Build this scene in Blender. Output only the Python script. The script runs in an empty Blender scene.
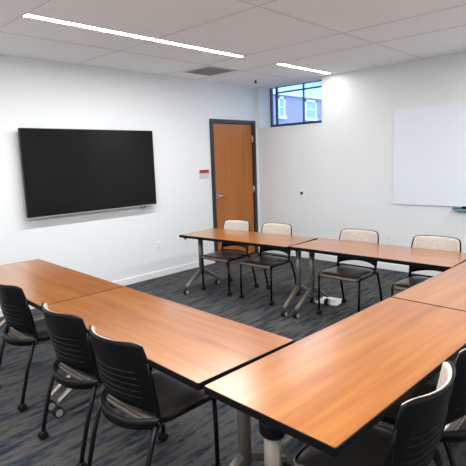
import bpy, math, random
from mathutils import Vector, Matrix

SC = bpy.context.scene
COL = SC.collection

# ------------------------------------------------------------------ camera
F_PX = 473.5155
yaw, pitch, roll = math.radians(43.7507), math.radians(8.9492), math.radians(-1.9391)
fw = Vector((-math.sin(yaw) * math.cos(pitch), math.cos(yaw) * math.cos(pitch), -math.sin(pitch)))
rt = Vector((math.cos(yaw), math.sin(yaw), 0))
up = rt.cross(fw)
r2 = rt * math.cos(roll) + up * math.sin(roll)
u2 = -rt * math.sin(roll) + up * math.cos(roll)
camd = bpy.data.cameras.new('camera')
cam = bpy.data.objects.new('camera', camd)
COL.objects.link(cam)
m = Matrix((r2, u2, -fw)).transposed().to_4x4()
m.translation = Vector((5.2079, -6.108, 1.5963))
cam.matrix_world = m
camd.sensor_width = 36
camd.lens = F_PX / 466 * 36
camd.clip_start = .05
SC.camera = cam

# ------------------------------------------------------------------ view, sky, lamp strength
SC.view_settings.view_transform = 'Standard'
SC.view_settings.look = 'None'
SC.view_settings.gamma = 1
SC.view_settings.use_curve_mapping = False
SC.view_settings.exposure = 1.24
SC.cycles.use_denoising = True
SC.cycles.denoising_prefilter = 'ACCURATE'
SC.cycles.max_bounces = 14
SC.cycles.diffuse_bounces = 8
SC.cycles.sample_clamp_indirect = 3
LAMP = 64.0            # radiance of the recessed LED strips
world = bpy.data.worlds.new('world')
world.cycles.sampling_method = 'MANUAL'
world.cycles.sample_map_resolution = 64
SC.world = world
world.use_nodes = True
bg = world.node_tree.nodes['Background']
bg.inputs[0].default_value = (.56, .76, 1.0, 1)
bg.inputs[1].default_value = 1.8

H = 2.7295
TZ = .7266

# ------------------------------------------------------------------ materials
def new_mat(name):
    mt = bpy.data.materials.new(name)
    mt.use_nodes = True
    nt = mt.node_tree
    return mt, nt, nt.nodes['Principled BSDF']

def plain(name, col, rough=.5, metal=0, spec=.5, bump=0, bscale=200, coat=0, sheen=0):
    mt, nt, b = new_mat(name)
    b.inputs['Base Color'].default_value = (*col, 1)
    b.inputs['Roughness'].default_value = rough
    b.inputs['Metallic'].default_value = metal
    b.inputs['Specular IOR Level'].default_value = spec
    b.inputs['Coat Weight'].default_value = coat
    b.inputs['Sheen Weight'].default_value = sheen
    if bump:
        tc = nt.nodes.new('ShaderNodeTexCoord')
        n = nt.nodes.new('ShaderNodeTexNoise')
        n.inputs['Scale'].default_value = bscale
        n.inputs['Detail'].default_value = 3
        bp = nt.nodes.new('ShaderNodeBump')
        bp.inputs['Strength'].default_value = bump
        bp.inputs['Distance'].default_value = .002
        nt.links.new(tc.outputs['Object'], n.inputs['Vector'])
        nt.links.new(n.outputs['Fac'], bp.inputs['Height'])
        nt.links.new(bp.outputs['Normal'], b.inputs['Normal'])
    return mt

def streaks(name, scale, stops, rough, scale2=None, spec=.5, bump=0, detail=4, rot=0, rough_var=0):
    """noise stretched along one axis through a colour ramp"""
    mt, nt, b = new_mat(name)
    N, L = nt.nodes, nt.links
    tc = N.new('ShaderNodeTexCoord')
    mp = N.new('ShaderNodeMapping')
    mp.inputs['Scale'].default_value = scale
    mp.inputs['Rotation'].default_value = (0, 0, rot)
    n = N.new('ShaderNodeTexNoise')
    n.inputs['Scale'].default_value = 1
    n.inputs['Detail'].default_value = detail
    n.inputs['Roughness'].default_value = .6
    L.new(tc.outputs['Object'], mp.inputs['Vector'])
    L.new(mp.outputs['Vector'], n.inputs['Vector'])
    fac = n.outputs['Fac']
    if scale2:
        mp2 = N.new('ShaderNodeMapping')
        mp2.inputs['Scale'].default_value = scale2
        mp2.inputs['Location'].default_value = (3.1, 7.7, 1.3)
        n2 = N.new('ShaderNodeTexNoise')
        n2.inputs['Scale'].default_value = 1
        n2.inputs['Detail'].default_value = 3
        L.new(tc.outputs['Object'], mp2.inputs['Vector'])
        L.new(mp2.outputs['Vector'], n2.inputs['Vector'])
        mx = N.new('ShaderNodeMix')
        mx.data_type = 'FLOAT'
        mx.inputs[0].default_value = .5
        L.new(n.outputs['Fac'], mx.inputs[2])
        L.new(n2.outputs['Fac'], mx.inputs[3])
        fac = mx.outputs[0]
    cr = N.new('ShaderNodeValToRGB')
    el = cr.color_ramp.elements
    while len(el) < len(stops):
        el.new(.5)
    for e, (p, c) in zip(el, stops):
        e.position = p
        e.color = (*c, 1)
    L.new(fac, cr.inputs['Fac'])
    L.new(cr.outputs['Color'], b.inputs['Base Color'])
    b.inputs['Roughness'].default_value = rough
    b.inputs['Specular IOR Level'].default_value = spec
    if bump:
        bp = N.new('ShaderNodeBump')
        bp.inputs['Strength'].default_value = bump
        bp.inputs['Distance'].default_value = .003
        L.new(fac, bp.inputs['Height'])
        L.new(bp.outputs['Normal'], b.inputs['Normal'])
    return mt

def emitter(name, col, strength):
    mt, nt, b = new_mat(name)
    b.inputs['Base Color'].default_value = (.9, .9, .9, 1)
    b.inputs['Emission Color'].default_value = (*col, 1)
    b.inputs['Emission Strength'].default_value = strength
    mt.cycles.emission_sampling = 'FRONT'
    return mt

M = {}
M['wall'] = plain('painted_wall', (.80, .83, .85), .6, bump=.12, bscale=240, spec=.3)
M['ceiling'] = plain('ceiling_tile', (.93, .94, .955), .9, bump=.2, bscale=300, spec=.1)
M['grid'] = plain('ceiling_grid_paint', (.70, .68, .67), .7)
M['white_paint'] = plain('white_gloss_paint', (.84, .85, .86), .35)
M['carpet'] = streaks('carpet', (130, 14, 1),
                      [(.39, (.013, .017, .026)), (.455, (.036, .044, .058)), (.50, (.062, .065, .067)),
                       (.55, (.098, .089, .074)), (.61, (.066, .076, .090))],
                      .95, scale2=(26, 3.5, 1), spec=.1, bump=.5, detail=8)
M['wood'] = streaks('cherry_laminate', (1.6, 26, 1),
                    [(.30, (.20, .056, .006)), (.44, (.285, .088, .010)), (.56, (.345, .122, .018)), (.70, (.40, .158, .032))],
                    .24, scale2=(.7, 7, 1), spec=.65, detail=3)
_b = M['wood'].node_tree.nodes['Principled BSDF']
_b.inputs['Coat Weight'].default_value = .65
_b.inputs['Coat Roughness'].default_value = .28
M['door_wood'] = streaks('door_veneer', (1, 24, 1.0),
                         [(.3, (.32, .098, .014)), (.5, (.41, .135, .022)), (.7, (.48, .17, .034))],
                         .38, scale2=(1, 6, .5), detail=6)
M['edge'] = plain('black_edge_band', (.003, .003, .0035), .5, spec=.15)
M['black_metal'] = plain('black_metal', (.003, .003, .0035), .36, spec=.22)
M['plastic'] = plain('black_plastic', (.0035, .0035, .0042), .36, spec=.2, bump=.1, bscale=900)
M['rubber'] = plain('black_rubber', (.008, .008, .009), .5, spec=.3)
M['tread'] = plain('grey_tread', (.33, .33, .34), .4)
M['vinyl'] = plain('brown_vinyl', (.058, .046, .036), .30, spec=1.0, bump=.15, bscale=160)
M['pan'] = plain('taupe_seat_sheen', (.23, .19, .15), .4)  # lighter tone for the sheen painted round the seat edge
M['fabric'] = streaks('beige_fabric', (90, 1, 120),
                      [(.3, (.42, .37, .32)), (.5, (.54, .48, .43)), (.7, (.62, .57, .52))], .9, spec=.1, detail=2)
M['taupe'] = plain('taupe_metal', (.25, .222, .19), .33, metal=.5)
M['door_frame'] = plain('dark_frame_paint', (.022, .023, .027), .45)
M['steel'] = plain('brushed_steel', (.62, .60, .57), .3, metal=1)
M['screen'] = plain('television_glass', (.006, .0053, .0052), .18, spec=.2)
M['bezel'] = plain('television_bezel', (.008, .008, .009), .35, spec=.3)
M['silver'] = plain('silver_trim', (.52, .53, .54), .35, metal=.6)
M['board'] = plain('white_glass_board', (.79, .85, .92), .3, spec=.5)
M['tray'] = plain('teal_acrylic', (.22, .42, .44), .2)
M['red'] = plain('red_sign', (.42, .022, .05), .4)
M['sign_grey'] = plain('grey_sign', (.62, .62, .60), .5)
M['dark_red'] = plain('dark_red_marks', (.20, .02, .04), .5)
M['vent'] = plain('grey_grille', (.62, .60, .585), .6)
M['vent_dark'] = plain('dark_duct', (.42, .41, .40), .8)
M['led'] = emitter('led_diffuser', (1.0, .985, .97), LAMP)
M['led_end'] = emitter('led_diffuser_dimmed', (1.0, .985, .97), LAMP * .27)
M['window_frame'] = plain('navy_window_frame', (.02, .055, .14), .4)
M['floor_plate'] = plain('pale_floor_plate', (.72, .74, .76), .35)
M['siding'] = plain('pale_siding', (.62, .74, .92), .7)
M['trim_white'] = plain('exterior_white_trim', (.80, .86, .95), .6)
M['ext_pane'] = plain('exterior_window_glass', (.28, .42, .70), .15)
M['asphalt'] = plain('outside_ground', (.20, .22, .25), .9)

def brick_mat():
    mt, nt, b = new_mat('purple_brick')
    N, L = nt.nodes, nt.links
    tc = N.new('ShaderNodeTexCoord')
    mp = N.new('ShaderNodeMapping')
    mp.inputs['Rotation'].default_value = (math.pi / 2, 0, math.pi / 2)
    br = N.new('ShaderNodeTexBrick')
    br.inputs['Color1'].default_value = (.36, .28, .42, 1)
    br.inputs['Color2'].default_value = (.30, .25, .40, 1)
    br.inputs['Mortar'].default_value = (.42, .40, .50, 1)
    br.inputs['Scale'].default_value = 4.2
    br.inputs['Mortar Size'].default_value = .015
    sp = N.new('ShaderNodeSeparateXYZ')
    cb = N.new('ShaderNodeCombineXYZ')
    L.new(tc.outputs['Object'], sp.inputs[0])
    L.new(sp.outputs['Y'], cb.inputs['X'])
    L.new(sp.outputs['Z'], cb.inputs['Y'])
    L.new(cb.outputs[0], br.inputs['Vector'])
    L.new(br.outputs['Color'], b.inputs['Base Color'])
    b.inputs['Roughness'].default_value = .85
    return mt
M['brick'] = brick_mat()

def glass_mat():
    mt = bpy.data.materials.new('tinted_glass')
    mt.use_nodes = True
    nt = mt.node_tree
    for n in list(nt.nodes):
        nt.nodes.remove(n)
    out = nt.nodes.new('ShaderNodeOutputMaterial')
    tr = nt.nodes.new('ShaderNodeBsdfTransparent')
    tr.inputs[0].default_value = (.86, .93, 1, 1)
    gl = nt.nodes.new('ShaderNodeBsdfGlossy')
    gl.inputs['Roughness'].default_value = .02
    fr = nt.nodes.new('ShaderNodeFresnel')
    fr.inputs[0].default_value = 1.45
    mx = nt.nodes.new('ShaderNodeMixShader')
    nt.links.new(fr.outputs[0], mx.inputs[0])
    nt.links.new(tr.outputs[0], mx.inputs[1])
    nt.links.new(gl.outputs[0], mx.inputs[2])
    nt.links.new(mx.outputs[0], out.inputs[0])
    return mt
M['glass'] = glass_mat()

# ------------------------------------------------------------------ mesh building
class MB:
    def __init__(s):
        s.v, s.f, s.sm = [], [], []

    def add(s, vs, fs, smooth=False, T=None):
        o = len(s.v)
        for p in vs:
            p = Vector(p)
            s.v.append(T @ p if T else p)
        for f in fs:
            s.f.append([i + o for i in f])
            s.sm.append(smooth)
        return s

    def box(s, x0, x1, y0, y1, z0, z1, T=None):
        vs = [(x, y, z) for z in (z0, z1) for y in (y0, y1) for x in (x0, x1)]
        fs = [(0, 2, 3, 1), (4, 5, 7, 6), (0, 1, 5, 4), (2, 6, 7, 3), (0, 4, 6, 2), (1, 3, 7, 5)]
        return s.add(vs, fs, False, T)

    def rbox(s, x0, x1, y0, y1, z0, z1, r=.01, axis='z', n=4, T=None):
        """box with rounded corners around one axis"""
        a = {'z': (0, 1, 2), 'x': (1, 2, 0), 'y': (0, 2, 1)}[axis]
        lo, hi = (x0, y0, z0), (x1, y1, z1)
        pts = []
        for cx, cy, a0 in ((hi[a[0]] - r, hi[a[1]] - r, 0), (lo[a[0]] + r, hi[a[1]] - r, 90),
                           (lo[a[0]] + r, lo[a[1]] + r, 180), (hi[a[0]] - r, lo[a[1]] + r, 270)):
            for k in range(n + 1):
                t = math.radians(a0 + 90 * k / n)
                pts.append((cx + r * math.cos(t), cy + r * math.sin(t)))
        vs = []
        for w in (lo[a[2]], hi[a[2]]):
            for p in pts:
                q = [0, 0, 0]
                q[a[0]], q[a[1]], q[a[2]] = p[0], p[1], w
                vs.append(q)
        k = len(pts)
        fs = [list(range(k))[::-1], list(range(k, 2 * k))] + [(i, (i + 1) % k, k + (i + 1) % k, k + i) for i in range(k)]
        if axis == 'y':
            fs = [list(f)[::-1] for f in fs]
        return s.add(vs, fs, False, T)

    def tube(s, pts, r, n=10, ry=None, T=None, rr=None, flat=False):
        pts = [Vector(p) for p in pts]
        ry = ry or r
        vs, fs = [], []
        ref = None
        for i, p in enumerate(pts):
            d = (pts[min(i + 1, len(pts) - 1)] - pts[max(i - 1, 0)]).normalized()
            if ref is None:
                ref = Vector((1, 0, 0)) if abs(d.x) < .9 else Vector((0, 1, 0))
            a = (ref - d * ref.dot(d)).normalized()
            ref = a
            b = d.cross(a)
            k = rr[i] if rr else 1
            for j in range(n):
                t = 2 * math.pi * j / n
                vs.append(p + a * math.cos(t) * r * k + b * math.sin(t) * ry * k)
        for i in range(len(pts) - 1):
            for j in range(n):
                fs.append((i * n + j, i * n + (j + 1) % n, (i + 1) * n + (j + 1) % n, (i + 1) * n + j))
        s.add(vs, fs, not flat, T)
        o = len(s.v) - len(vs)
        s.f.append([o + j for j in range(n)][::-1]); s.sm.append(False)
        s.f.append([o + (len(pts) - 1) * n + j for j in range(n)]); s.sm.append(False)
        return s

    def build(s, name, mat, parent=None, loc=None, bevel=0):
        me = bpy.data.meshes.new(name)
        me.from_pydata([tuple(v) for v in s.v], [], s.f)
        me.polygons.foreach_set('use_smooth', s.sm)
        me.materials.append(mat)
        me.validate()
        me.update()
        o = bpy.data.objects.new(name, me)
        COL.objects.link(o)
        if parent:
            o.parent = parent
        if loc:
            o.location = loc
        if bevel:
            b = o.modifiers.new('bevel', 'BEVEL')
            b.width = bevel
            b.segments = 2
            b.limit_method = 'ANGLE'
        return o

def empty(name, loc=(0, 0, 0), rz=0):
    o = bpy.data.objects.new(name, None)
    o.empty_display_size = .1
    o.location = loc
    o.rotation_euler = (0, 0, rz)
    COL.objects.link(o)
    return o

def tag(o, label=None, cat=None, group=None, kind=None):
    if label: o['label'] = label
    if cat: o['category'] = cat
    if group: o['group'] = group
    if kind: o['kind'] = kind
    return o

def copy_tree(o, parent=None):
    c = o.copy()
    COL.objects.link(c)
    if parent:
        c.parent = parent
    for ch in [k for k in bpy.data.objects if k.parent == o]:
        copy_tree(ch, c)
    return c

def arc(p0, pc, p1, n=6):
    p0, pc, p1 = Vector(p0), Vector(pc), Vector(p1)
    return [p0 * (1 - t) ** 2 + pc * 2 * t * (1 - t) + p1 * t * t for t in [i / n for i in range(n + 1)]]

# ------------------------------------------------------------------ the room
X1, Y0 = 6.6, -7.6            # right wall and front wall (behind the camera)
WT = .34                      # wall thickness at the window
WX0, WX1, WZ = .048, 1.25, 2.065
tag(MB().box(-.2, X1 + .2, Y0 - .2, WT, -.12, 0).build('floor', M['carpet']), kind='structure')
tag(MB().box(-.2, X1 + .2, Y0 - .2, WT, H, H + .12).build('ceiling', M['ceiling']), kind='structure')
w = MB()
w.box(-.2, 0, Y0 - .2, -1.045, 0, H).box(-.2, 0, -.125, WT, 0, H).box(-.2, 0, -1.045, -.125, 2.145, H)
tag(w.build('wall_left', M['wall']), kind='structure')
w = MB()
w.box(0, WX0, 0, WT, 0, H).box(WX1, X1 + .2, 0, WT, 0, H).box(WX0, WX1, 0, WT, 0, WZ)
tag(w.build('wall_back', M['wall']), kind='structure')
tag(MB().box(X1, X1 + .2, Y0 - .2, 0, 0, H).build('wall_right', M['wall']), kind='structure')
tag(MB().box(0, X1, Y0 - .2, Y0, 0, H).build('wall_front', M['wall']), kind='structure')
bb = MB()
bb.box(0, .012, Y0, -1.10, 0, .085).box(0, .012, -.069, 0, 0, .085)
tag(bb.build('baseboard_left', M['white_paint'], bevel=.003), kind='structure')
tag(MB().box(.012, X1, -.012, 0, 0, .085).build('baseboard_back', M['white_paint'], bevel=.003), kind='structure')
# ceiling joints: thin bars of the tile grid
ys = [-4.41 - 1.222, -4.41, -3.19, -1.955, -1.31]
g = MB()
for x in (.875, 2.755, 3.98):
    g.box(x - .006, x + .006, Y0, 0, H - .004, H + .01)
for y in (-6.85, *ys):
    g.box(0, X1, y - .006, y + .006, H - .004, H + .01)
tag(g.build('trim_1', M['grid']), kind='structure')

# door
d = empty('door_1')
tag(d, kind='structure')
DY0, DY1, DH = -1.0993, -.0702, 2.19
fr = MB()
fr.box(-.16, .022, DY0, DY0 + .062, 0, DH).box(-.16, .022, DY1 - .062, DY1, 0, DH).box(-.16, .022, DY0 + .062, DY1 - .062, DH - .055, DH)
fr.build('door_frame', M['door_frame'], d, bevel=.003)
MB().box(-.05, -.008, DY0 + .066, DY1 - .066, .01, DH - .059).build('door_slab', M['door_wood'], d, bevel=.002)
MB().box(-.30, -.14, -1.2, 0, 0, 2.3).build('door_backing', M['door_frame'], d)
for z in (.28, 1.08, 1.90):
    MB().box(-.008, .012, DY1 - .085, DY1 - .055, z - .055, z + .055).tube([(.014, DY1 - .069, z - .055), (.014, DY1 - .069, z + .055)], .007).build('hinge', M['steel'], d)
hd = MB().tube([(-.008, -.985, 1.03), (.004, -.985, 1.03)], .034, 20)
hd.tube([(.0, -.985, 1.03), (.05, -.985, 1.03)], .012)
hd.tube([(.05, -.99, 1.03), (.052, -.93, 1.032), (.045, -.865, 1.03)], .011)
tag(hd.build('door_handle', M['steel'], d), label='brushed steel lever handle')

# window high in the corner
wn = empty('window_1')
tag(wn, kind='structure')
WY = .29
f = MB()
f.box(WX0, WX0 + .028, WY, WT, WZ, H).box(WX1 - .03, WX1, WY, WT, WZ, H)
f.box(WX0 + .028, WX1 - .03, WY, WT, WZ, WZ + .068).box(WX0 + .028, WX1 - .03, WY, WT, H - .006, H)
f.build('window_frame', M['window_frame'], wn, bevel=.003)
MB().box(.155, .185, WY + .01, WT, WZ + .068, H - .006).build('side_stile', M['window_frame'], wn)
MB().box(.702, .714, WY + .01, WT, WZ + .068, H - .006).build('mullion', M['window_frame'], wn)
MB().box(.185, WX1 - .03, WY + .012, WT, 2.632, 2.652).build('transom', M['window_frame'], wn)
MB().box(WX0 + .028, WX1 - .03, WT - .012, WT - .006, WZ + .068, H - .006).build('pane', M['glass'], wn)
MB().box(WX0 + .0, WX1, -.006, WY, WZ - .012, WZ + .006).build('window_sill', M['white_paint'], wn)

# ------------------------------------------------------------------ outside
tag(MB().box(-30, 14, .6, 40, -.4, -.1).build('ground', M['asphalt']), kind='structure')
b = empty('building', (-6.9, 14, -.1))
tag(b, 'purple brick building with white framed windows and pale upper storey outside the window', 'building')
MB().box(-6, 0, -9, 14, 0, 4.18).build('wall', M['brick'], b)
MB().box(-5.9, -.05, -8.9, 14, 4.18, 5.6).build('upper_storey', M['siding'], b)
MB().box(-6.2, .12, -9.1, 14.1, 4.15, 4.24).box(-6.2, .2, -9.1, 14.1, 4.92, 4.97).build('fascia', M['trim_white'], b)
for yc, w_ in ((-4.42, .46), (-2.35, .86), (-.2, .86), (2, .86), (-6.6, .62)):
    wf = MB()
    z0, z1 = 3.27, 4.08
    y0, y1 = yc - w_ / 2, yc + w_ / 2
    wf.box(-.05, .06, y0, y0 + .09, z0, z1).box(-.05, .06, y1 - .09, y1, z0, z1).box(-.05, .06, y0, y1, z1 - .09, z1)
    wf.box(-.05, .10, y0 - .04, y1 + .04, z0 - .06, z0 + .05).box(-.05, .05, y0, y1, (z0 + z1) / 2 - .025, (z0 + z1) / 2 + .025)
    wo = wf.build('window', M['trim_white'], b)
    MB().box(.0, .02, y0 + .09, y1 - .09, z0 + .05, z1 - .09).build('pane', M['ext_pane'], wo)

# ------------------------------------------------------------------ ceiling fittings
def light(x, y0, y1, label, led='led'):
    t = empty('ceiling_light', (x, (y0 + y1) / 2, H))
    tag(t, label, 'ceiling light', 'recessed linear lights in the ceiling')
    L = (y1 - y0) / 2
    fr = MB()
    fr.box(-.040, -.030, -L, L, -.004, .01).box(.030, .040, -L, L, -.004, .01)
    fr.box(-.030, .030, -L, -L + .008, -.004, .01).box(-.030, .030, L - .008, L, -.004, .01)
    fr.build('housing', M['white_paint'], t)
    a_, b_ = .030, L - .008
    MB().add([(-a_, -b_, -.0025), (-a_, b_, -.0025), (a_, b_, -.0025), (a_, -b_, -.0025)], [(0, 1, 2, 3)]).build('diffuser', M[led], t)
LX = 1.46
light(LX, -4.405, -3.182, 'leftmost white linear ceiling light, end to end with the next, near the television')
light(LX, -3.178, -1.95, 'white linear ceiling light ending beside the grey ceiling vent')
light(LX, -1.29, -.13, 'short white linear ceiling light running up to the wall by the window', 'led_end')
for y0, y1, w_ in ((-1.29, -.10, 'nearest the window wall'), (-3.178, -1.95, 'second from the window wall'),
                   (-4.405, -3.182, 'third from the window wall'), (-5.63, -4.41, 'above the camera'), (-6.85, -5.64, 'behind the camera')):
    light(4.6, y0, y1, 'added unseen linear ceiling light in the right hand row, ' + w_)  # unseen row, added to light the walls more evenly
light(LX, -6.95, -5.73, 'added unseen linear ceiling light left of the picture, in the television row')  # extra strip out of view, added to brighten the walls
light(3.33, -6.85, -5.63, 'added unseen linear ceiling light behind the left chairs, outside the picture')  # likewise unseen, added for more even light

v = empty('ceiling_vent', (.606, -1.636, H))
tag(v, 'square grey louvred vent flush in the ceiling above the door side', 'vent')
fr = MB()
fr.box(-.25, .25, -.25, -.225, -.008, .005).box(-.25, .25, .225, .25, -.008, .005)
fr.box(-.25, -.225, -.225, .225, -.008, .005).box(.225, .25, -.225, .225, -.008, .005)
fr.build('frame', M['vent'], v)
MB().box(-.225, .225, -.225, .225, -.001, .004).build('backing', M['vent_dark'], v)
sl = MB()
for k in range(15):
    y = -.21 + k * .03
    T = Matrix.Translation((0, y, -.004)) @ Matrix.Rotation(math.radians(35), 4, 'X')
    sl.box(-.225, .225, -.011, .011, -.001, .001, T)
sl.build('louvres', M['vent'], v)
s = empty('sprinkler_head', (.479, -.576, H))
tag(s, 'small dark sprinkler head on the ceiling near the door', 'sprinkler')
MB().tube([(0, 0, 0), (0, 0, -.008)], .034, 20).build('escutcheon', M['white_paint'], s)
MB().tube([(0, 0, -.008), (0, 0, -.03), (0, 0, -.032), (0, 0, -.04)], .026, 14, rr=[.5, .5, 1, 1]).build('deflector', M['door_frame'], s)

# ------------------------------------------------------------------ on the walls
tv = empty('television', (0, -3.095, 1.51))
tag(tv, 'large black flat screen television mounted on the white wall', 'television')
MB().rbox(.064, .098, -.864, .864, -.478, .478, .006, 'x').build('body', M['bezel'], tv)
MB().box(.098, .100, -.857, .857, -.466, .471).build('screen', M['screen'], tv)
MB().box(.060, .099, -.855, .855, -.488, -.478).build('bottom_trim', M['silver'], tv)
MB().box(.0, .064, -.35, .35, -.2, .2).build('wall_mount', M['black_metal'], tv)
cd = MB().tube([(.07, .62, -.47), (.06, .625, -.50), (.05, .66, -.525), (.045, .70, -.522), (.05, .725, -.50), (.06, .73, -.47)], .004, 6)
cd.build('cable', M['rubber'], tv)

bd = empty('whiteboard', (3.60, 0, 1.535))
tag(bd, 'frameless pale glass whiteboard on the white wall', 'whiteboard')
MB().rbox(-1.22, 1.22, -.022, -.014, -.615, .615, .012, 'y').build('board', M['board'], bd)
for x in (-1.1, 0, 1.1):
    for z in (-.5, .5):
        MB().tube([(x, -.001, z), (x, -.014, z)], .012).build('standoff', M['steel'], bd)
tr = empty('marker_tray', (3.62, 0, .893))
tag(tr, 'teal acrylic marker tray under the whiteboard at the right edge', 'tray')
tm = MB()
tm.box(-.47, .47, -.09, 0, -.006, 0).box(-.47, .47, -.004, 0, 0, .03)
tm.box(-.47, .47, -.092, -.088, -.006, .004)
tm.add([(-.46, 0, -.006), (.46, 0, -.006), (.46, -.08, -.006), (-.46, -.08, -.006), (-.38, 0, -.05), (.38, 0, -.05)],
       [(0, 1, 5, 4), (3, 4, 5, 2), (0, 4, 3), (1, 2, 5), (0, 3, 2, 1)])
tm.build('shelf', M['tray'], tr)
er = MB().rbox(-.06, .06, -.025, .025, 0, .035, .006).build('eraser', M['black_metal'], loc=(3.335, -.055, .894))
tag(er, 'black board eraser on the teal tray below the whiteboard', 'eraser')
mk = MB().tube([(-.06, 0, .009), (.03, 0, .009), (.032, 0, .009), (.065, 0, .009)], .008, 10, rr=[1, 1, .8, .8])
tag(mk.build('marker', plain('blue_marker', (.03, .10, .22), .4), loc=(3.235, -.07, .894)), 'dark blue dry wipe marker on the left end of the teal tray', 'marker')

def outlet(loc, rz, label, dark=False):
    t = empty('wall_outlet', loc, rz)
    tag(t, label, 'outlet', 'wall outlets')
    MB().rbox(-.036, .036, -.006, 0, -.058, .058, .006, 'y').build('cover_plate', M['white_paint'], t)
    for z in (-.02, .02):
        so = MB().rbox(-.017, .017, -.008, -.006, z - .014, z + .014, .006, 'y').build('socket', M['white_paint'], t)
        for x in (-.0065, .0065):
            MB().box(x - .0015, x + .0015, -.009, -.008, z - .006, z + .006).build('slot', M['rubber'], so)
outlet((0, -2.174, .442), math.pi / 2, 'white wall outlet low on the wall between television and door')
outlet((0, -1.66, .442), math.pi / 2, 'white wall outlet low on the wall just under the end of the far table')
outlet((2.331, 0, .445), 0, 'white wall outlet behind the far table, between the two right chairs')

dr = empty('door_stop', (.882, 0, 1.026))
tag(dr, 'small dark round knob on a white plate on the wall under the window', 'door stop')
MB().rbox(-.05, .05, -.005, 0, -.06, .06, .008, 'y').build('plate', M['white_paint'], dr)
MB().tube([(0, -.005, 0), (0, -.02, 0), (0, -.024, 0)], .022, 18, rr=[1, 1, .8]).build('knob', M['door_frame'], dr)

sg = empty('door_sign', (0, -1.25, 1.38))
tag(sg, 'small room sign with red strip beside the door', 'sign')
MB().rbox(0, .006, -.095, .095, -.062, .062, .004, 'x').build('plate', M['sign_grey'], sg)
MB().rbox(.006, .009, -.095, .095, .014, .062, .004, 'x').build('red_strip', M['red'], sg)
for a, c in ((-.05, -.02), (-.01, .02), (.03, .055)):
    MB().box(.009, .0095, a, c, .03, .046).build('raised_mark', M['dark_red'], sg)
for a, c in ((-.06, -.03), (-.02, .03), (.04, .065)):
    MB().box(.006, .0065, a, c, -.016, -.008).build('printed_line', M['vent'], sg)

fpm = MB().rbox(-.13, .13, -.13, .13, 0, .006, .012).build('cover_plate', M['floor_plate'], None)
fb = empty('floor_box', (2.475, -1.73, 0), .15)
tag(fb, 'pale square floor outlet cover flat on the carpet behind the far table legs', 'floor box')
fpm.parent = fb
MB().rbox(-.06, .06, -.05, .05, .006, .008, .008).build('lid', M['silver'], fb)

# ------------------------------------------------------------------ tables
def caster(r, w_, tread=None):
    """twin wheel caster, origin at the floor point under the stem"""
    c = MB()
    for sx in (-1, 1):
        xa, xb = sorted((sx * w_ * .25, sx * w_))
        c.tube([(xa, 0, r), (xa + .0015, 0, r), (xb - .0015, 0, r), (xb, 0, r)], r, 18, rr=[.86, 1, 1, .86])
    c.tube([(-w_ * .4, 0, r), (w_ * .4, 0, r)], r * .35, 8)
    c.tube([(0, -.004, r), (0, -.002, r * 1.9), (0, 0, r * 2.3)], w_ * .36, 8)
    hood = [(0, math.cos(a) * r * 1.05, r + math.sin(a) * r * 1.12) for a in [math.radians(q) for q in range(-10, 200, 30)]]
    c.tube(hood, w_ * .28, 6, ry=.002)
    return c

TL, TW = 1.5267, .6027
def make_table():
    t = empty('training_table')
    # origin: floor point under the table's centre
    x, y = TL / 2, TW / 2
    e = .004
    MB().rbox(-x + e, x - e, -y + e, y - e, TZ - .006, TZ, .008).build('tabletop', M['wood'], t)
    MB().rbox(-x, x, -y, y, TZ - .031, TZ - .0012, .010).build('edge_band', M['edge'], t, bevel=.002)
    cb = MB()
    cb.box(-x + .10, x - .10, -.03, .03, TZ - .075, TZ - .045)
    cb.box(-x + .10, x - .10, -.006, .006, TZ - .1, TZ - .04)
    cb.build('crossbar', M['black_metal'], t)
    for sx in (-1, 1):
        lx = sx * (x - .058)
        lg = MB()
        lg.tube([(lx, 0, .20), (lx, 0, TZ - .031)], .027, 16, ry=.034)
        for sy in (-1, 1):
            ps = [(lx, sy * .0, .245), (lx, sy * .06, .222), (lx, sy * .16, .165), (lx, sy * .275, .098)]
            vs, fs = [], []
            hh = [.036, .034, .024, .014]
            for (px, py, pz), h_ in zip(ps, hh):
                wd = .020
                for a in range(8):
                    an = 2 * math.pi * a / 8 + math.pi / 8
                    vs.append((px + wd * 1.05 * math.cos(an), py, pz + h_ * 1.1 * math.sin(an)))
            for i in range(3):
                for a in range(8):
                    q = (i * 8 + a, i * 8 + (a + 1) % 8, (i + 1) * 8 + (a + 1) % 8, (i + 1) * 8 + a)
                    fs.append(q if sy < 0 else q[::-1])
            fs.append(tuple(range(24, 32)) if sy < 0 else tuple(range(24, 32))[::-1])
            lg.add(vs, fs, False)
        lo = tag(lg.build('leg', M['taupe'], t), label='taupe metal T leg')
        MB().box(lx - .03, lx + .03, -.20, .20, TZ - .046, TZ - .0312).build('mounting_plate', M['black_metal'], lo)
        for sy in (-1, 1):
            ca = caster(.032, .022).build('caster', M['rubber'], lo, loc=(lx, sy * .28, 0))
            hub = MB()
            hub.tube([(-.0235, 0, .032), (-.022, 0, .032), (-.0219, 0, .032), (.0219, 0, .032), (.022, 0, .032), (.0235, 0, .032)], .024, 16, rr=[1, 1, .3, .3, 1, 1])
            hub.build('hub', M['tread'], ca)
    for sx, sy in ((-1, -1), (1, 1)):
        lc = MB()
        lc.box(sx * (x - .06) - .014, sx * (x - .06) + .014, sy * (y - .045) - .014, sy * (y - .045) + .014, TZ - .048, TZ - .031)
        lc.tube([(sx * (x - .06), sy * (y - .045), TZ - .048), (sx * (x - .06), sy * (y - .045), TZ - .066)], .005, 8)
        lc.build('ganging_latch', M['black_metal'], t)
    return t

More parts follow.
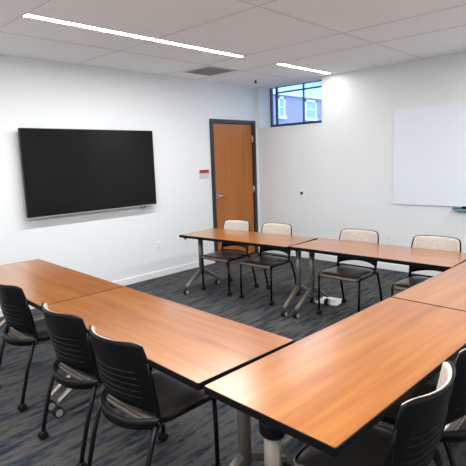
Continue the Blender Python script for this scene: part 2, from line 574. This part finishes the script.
def place_table(t, corner, th, label, cu=0, cv=0):
    """corner: world xy of the table corner (-L/2, -W/2) of the local frame turned by th"""
    c, s_ = math.cos(th), math.sin(th)
    u, v_ = TL / 2, TW / 2
    t.location = (corner[0] + u * c - v_ * s_, corner[1] + u * s_ + v_ * c, 0)
    t.rotation_euler = (0, 0, th)
    tag(t, label, 'table', 'training tables set in a U')

t0 = make_table()
TT = -.0435
def tpt(u, v_):
    return (.861 + u * math.cos(TT) - v_ * math.sin(TT), -4.2207 + u * math.sin(TT) + v_ * math.cos(TT))
place_table(t0, tpt(-.002, -TW), TT, 'cherry table at the left, its end nearest the television')
t1 = copy_tree(t0)
place_table(t1, tpt(1.529, -TW), TT, 'cherry table in front of the two nearest left chairs, joined to the long right row')
# right row runs along +y; local x along world y
def rtab(v0):
    th = math.pi / 2 - .0282
    c, s_ = math.cos(th), math.sin(th)
    bx, by = 3.9135, -4.955
    # near inner corner + v0 along the row; local corner (-L/2,-W/2) is the near outer one
    ox, oy = bx + v0 * c, by + v0 * s_
    return (ox + TW * s_, oy - TW * c), th
cn, th = rtab(0)
t2 = copy_tree(t0)
place_table(t2, cn, th, 'nearest cherry table, its black edged corner pointing at the viewer')
for lo in [k for k in bpy.data.objects if k.parent == t2 and k.name.startswith('leg')]:
    lx = -TL / 2 + .058
    if lo.bound_box[0][0] < 0:
        co = MB().tube([(lx, 0, .622), (lx, 0, .63), (lx, 0, .668), (lx, 0, .68)], .042, 20, ry=.050, rr=[.9, 1, 1, .96])
        co.build('collar', M['plastic'], lo)
cn, th = rtab(1.5345)
t3 = copy_tree(t0)
place_table(t3, cn, th, 'cherry table at the right edge, between the nearest table and the far row')
t4 = copy_tree(t0)
place_table(t4, (.922, -2.5595), .0576, 'far cherry table on the left, in front of the door')
t5 = copy_tree(t0)
place_table(t5, (2.4535, -2.4417), -.0014, 'far cherry table on the right, in front of the whiteboard wall')

# ------------------------------------------------------------------ chairs
def shell_pt(u, v_, off):
    """back shell: u across -1..1, v 0..1 from bottom to top; off = offset towards the sitter"""
    def base(u, v_):
        tm = math.radians(55)
        hw = .220 - .010 * (1 - v_) ** 2 - .017 * max(0, (v_ - .5) / .5) ** 2
        z = .515 + .318 * v_ - .035 * u * u * (1 - v_) ** 2
        z -= max(0, (abs(u) - .65) / .35) ** 2.4 * .022 * max(0, (v_ - .5) / .5) ** 2
        x = hw * math.sin(u * tm) / math.sin(tm)
        y = .222 - .080 * (1 - math.cos(u * tm)) / (1 - math.cos(tm)) + .06 * (v_ - .8)
        return Vector((x, y, z))
    e = 1e-3
    p = base(u, v_)
    du = base(min(u + e, 1), v_) - base(max(u - e, -1), v_)
    dv = base(u, min(v_ + e, 1)) - base(u, max(v_ - e, 0))
    n = du.cross(dv).normalized()      # points to -y (front)
    if n.y > 0:
        n = -n
    return p + n * off

def sheet(v0, v1, f0, f1, um=1.0, nu=22, nv=14, round_=0):
    m_ = MB()
    vs, fs = [], []
    for off in (f0, f1):
        for j in range(nv + 1):
            for i in range(nu + 1):
                u = (-1 + 2 * i / nu) * um
                vv = v0 + (v1 - v0) * j / nv
                edge = max(0, abs(u) / um - .9) / .1
                o = off
                if off == f1 and (i in (0, nu) or j in (0, nv)):
                    o = f0 + (f1 - f0) * .45
                vs.append(shell_pt(u, vv, o))
    k = (nu + 1) * (nv + 1)
    q = lambda i, j, s: s * k + j * (nu + 1) + i
    for j in range(nv):
        for i in range(nu):
            fs.append((q(i, j, 0), q(i + 1, j, 0), q(i + 1, j + 1, 0), q(i, j + 1, 0))[::-1])
            fs.append((q(i, j, 1), q(i + 1, j, 1), q(i + 1, j + 1, 1), q(i, j + 1, 1)))
    m_.add(vs, fs, True)
    es = []
    for i in range(nu):
        es.append((q(i, 0, 0), q(i + 1, 0, 0), q(i + 1, 0, 1), q(i, 0, 1)))
        es.append((q(i, nv, 0), q(i, nv, 1), q(i + 1, nv, 1), q(i + 1, nv, 0)))
    for j in range(nv):
        es.append((q(0, j, 0), q(0, j, 1), q(0, j + 1, 1), q(0, j + 1, 0)))
        es.append((q(nu, j, 0), q(nu, j + 1, 0), q(nu, j + 1, 1), q(nu, j, 1)))
    o = len(m_.v) - len(vs)
    for f_ in es:
        m_.f.append([a + o for a in f_]); m_.sm.append(True)
    return m_

def make_chair():
    t = empty('meeting_chair')
    # seat cushion: rounded slab with a waterfall front
    s_ = MB()
    vs, fs = [], []
    nx, ny = 16, 16
    for side in (1, 0):
        for j in range(ny + 1):
            for i in range(nx + 1):
                u = -1 + 2 * i / nx
                v_ = -1 + 2 * j / ny
                # superellipse-like outline
                hw = .222 - .012 * max(0, v_) ** 2
                x = u * hw * (1 - .06 * abs(v_) ** 6)
                y = -.070 + v_ * .205 * (1 - .05 * abs(u) ** 6)
                eu, ev = abs(u) ** 8, abs(v_) ** 8
                if side:
                    z = .464 - .008 * (1 - u * u) * (1 - v_ * v_) - .022 * max(0, -v_) ** 5 - .020 * abs(u) ** 6 - .008 * ev
                else:
                    z = .414 + .006 * max(eu, ev) - .012 * max(0, -v_) ** 4
                vs.append((x, y, z))
    k = (nx + 1) * (ny + 1)
    q = lambda i, j, s: s * k + j * (nx + 1) + i
    for j in range(ny):
        for i in range(nx):
            fs.append((q(i, j, 0), q(i + 1, j, 0), q(i + 1, j + 1, 0), q(i, j + 1, 0)))
            fs.append((q(i, j, 1), q(i, j + 1, 1), q(i + 1, j + 1, 1), q(i + 1, j, 1)))
    for i in range(nx):
        fs.append((q(i, 0, 0), q(i, 0, 1), q(i + 1, 0, 1), q(i + 1, 0, 0)))
        fs.append((q(i, ny, 0), q(i + 1, ny, 0), q(i + 1, ny, 1), q(i, ny, 1)))
    for j in range(ny):
        fs.append((q(0, j, 0), q(0, j + 1, 0), q(0, j + 1, 1), q(0, j, 1)))
        fs.append((q(nx, j, 0), q(nx, j, 1), q(nx, j + 1, 1), q(nx, j + 1, 0)))
    s_.add(vs, fs, True)
    tag(s_.build('seat', M['vinyl'], t), label='dark brown vinyl seat')
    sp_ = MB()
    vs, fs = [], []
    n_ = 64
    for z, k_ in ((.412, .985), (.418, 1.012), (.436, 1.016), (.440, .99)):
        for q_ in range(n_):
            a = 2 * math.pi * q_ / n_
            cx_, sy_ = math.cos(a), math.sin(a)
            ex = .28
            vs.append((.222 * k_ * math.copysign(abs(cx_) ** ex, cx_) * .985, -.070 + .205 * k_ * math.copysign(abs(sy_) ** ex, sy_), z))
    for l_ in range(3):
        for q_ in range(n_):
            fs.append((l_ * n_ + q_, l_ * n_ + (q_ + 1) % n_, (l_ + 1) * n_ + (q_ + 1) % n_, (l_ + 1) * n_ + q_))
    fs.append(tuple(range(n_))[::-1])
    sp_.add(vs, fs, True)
    tag(sp_.build('seat_sheen_band', M['pan'], t), label='taupe band painted as sheen round the lower seat edge')  # sheen of the vinyl edge put in as a lighter taupe band
    # backrest shell with ribs on the rear
    sh = sheet(0, 1, -.010, 0)
    for k in range(5):
        vv = .17 + k * .095
        um = .74 - .01 * k
        pts = [shell_pt(-um + 2 * um * i / 18, vv - .02 * (1 - abs(-1 + 2 * i / 18)), -.0105) for i in range(19)]
        sh.tube(pts, .0035, 6, rr=[.3] + [1] * 17 + [.3])
    back = sh.build('backrest', M['plastic'], t)
    pad = sheet(.28, .98, .0005, .011, um=.96)
    tag(pad.build('back_pad', M['fabric'], back), label='beige upholstered inner back')
    # side rails, uprights, rear band
    fr = MB()
    for sx in (-1, 1):
        x = sx * .222
        pts = arc((x, -.235, .40), (x, -.245, .43), (x, -.20, .43), 4)
        pts += [Vector((x, -.05, .432)), Vector((x, .06, .436))]
        pts += arc((x, .06, .438), (x * .99, .100, .440), tuple(shell_pt(sx * .97, 0, -.008) - Vector((0, .004, .02))), 5)
        for v_ in (.12, .3, .5, .7):
            pts.append(shell_pt(sx * .97, v_, -.008))
        fr.tube(pts, .011, 10, ry=.013, rr=[1] * (len(pts) - 2) + [.8, .3])
    band = []
    for i in range(17):
        u = -1 + 2 * i / 16
        band.append((.222 * math.copysign(abs(u) ** .9, u), .10 + .105 * (1 - abs(u) ** 2.4), .440 - .010 * (1 - u * u)))
    fr.tube(band, .009, 8, ry=.018) if False else None
    vs, fs = [], []
    for (bx, by, bz) in band:
        for dy, dz in ((-.010, -.026), (.008, -.026), (.012, 0), (.009, .022), (-.009, .022)):
            vs.append((bx, by + dy, bz + dz))
    for i in range(16):
        for a in range(5):
            fs.append((i * 5 + a, i * 5 + (a + 1) % 5, (i + 1) * 5 + (a + 1) % 5, (i + 1) * 5 + a)[::-1])
    fr.add(vs, fs, True)
    fr.box(-.20, .20, -.20, -.18, .405, .42).box(-.20, .20, .05, .07, .405, .42)
    fr.build('seat_frame', M['black_metal'], t)
    for sx in (-1, 1):
        for front in (1, 0):
            x = sx * .222
            if front:
                pts = [(x, -.240, .045), (x, -.240, .25), (x, -.236, .405)]
            else:
                pts = [(x, .240, .045), (x, .232, .085), (x, .185, .26), (x, .125, .43)]
            lo = MB().tube(pts, .012, 10).build('leg', M['black_metal'], t)
            caster(.026, .019).build('caster', M['rubber'], lo, loc=(x, pts[0][1] + .004, 0))
    return t

chair = make_chair()
G = 'meeting chairs around the tables'
spots = [
    (1.225, -2.035, 0, 'beige backed chair farthest left behind the far table, in front of the door'),
    (1.835, -2.008, 0, 'beige backed chair behind the far table, just right of the door'),
    (2.85, -1.95, 0, 'beige backed chair behind the far right table, left of the small outlet on the wall'),
    (3.62, -1.95, 0, 'beige backed chair behind the far row, rightmost, below the whiteboard'),
    (1.945, -4.75, 180, 'black backed chair at the left edge, first of three seen from behind'),
    (2.812, -4.805, 180, 'black backed chair seen from behind, middle of the three on the left side'),
    (3.37, -4.832, 180, 'black backed chair seen from behind, nearest of the three on the left side'),
    (4.455, -4.555, -88, 'chair cut by the bottom edge, at the nearest table, its beige inner back in view'),
    (4.455, -4.03, -88, 'chair cut by the right edge, behind the nearest chair at the right row'),
]
for i, (x, y, a, lab) in enumerate(spots):
    c = chair if i == 0 else copy_tree(chair)
    c.location = (x, y, 0)
    c.rotation_euler = (0, 0, math.radians(a))
    tag(c, lab, 'chair', G)
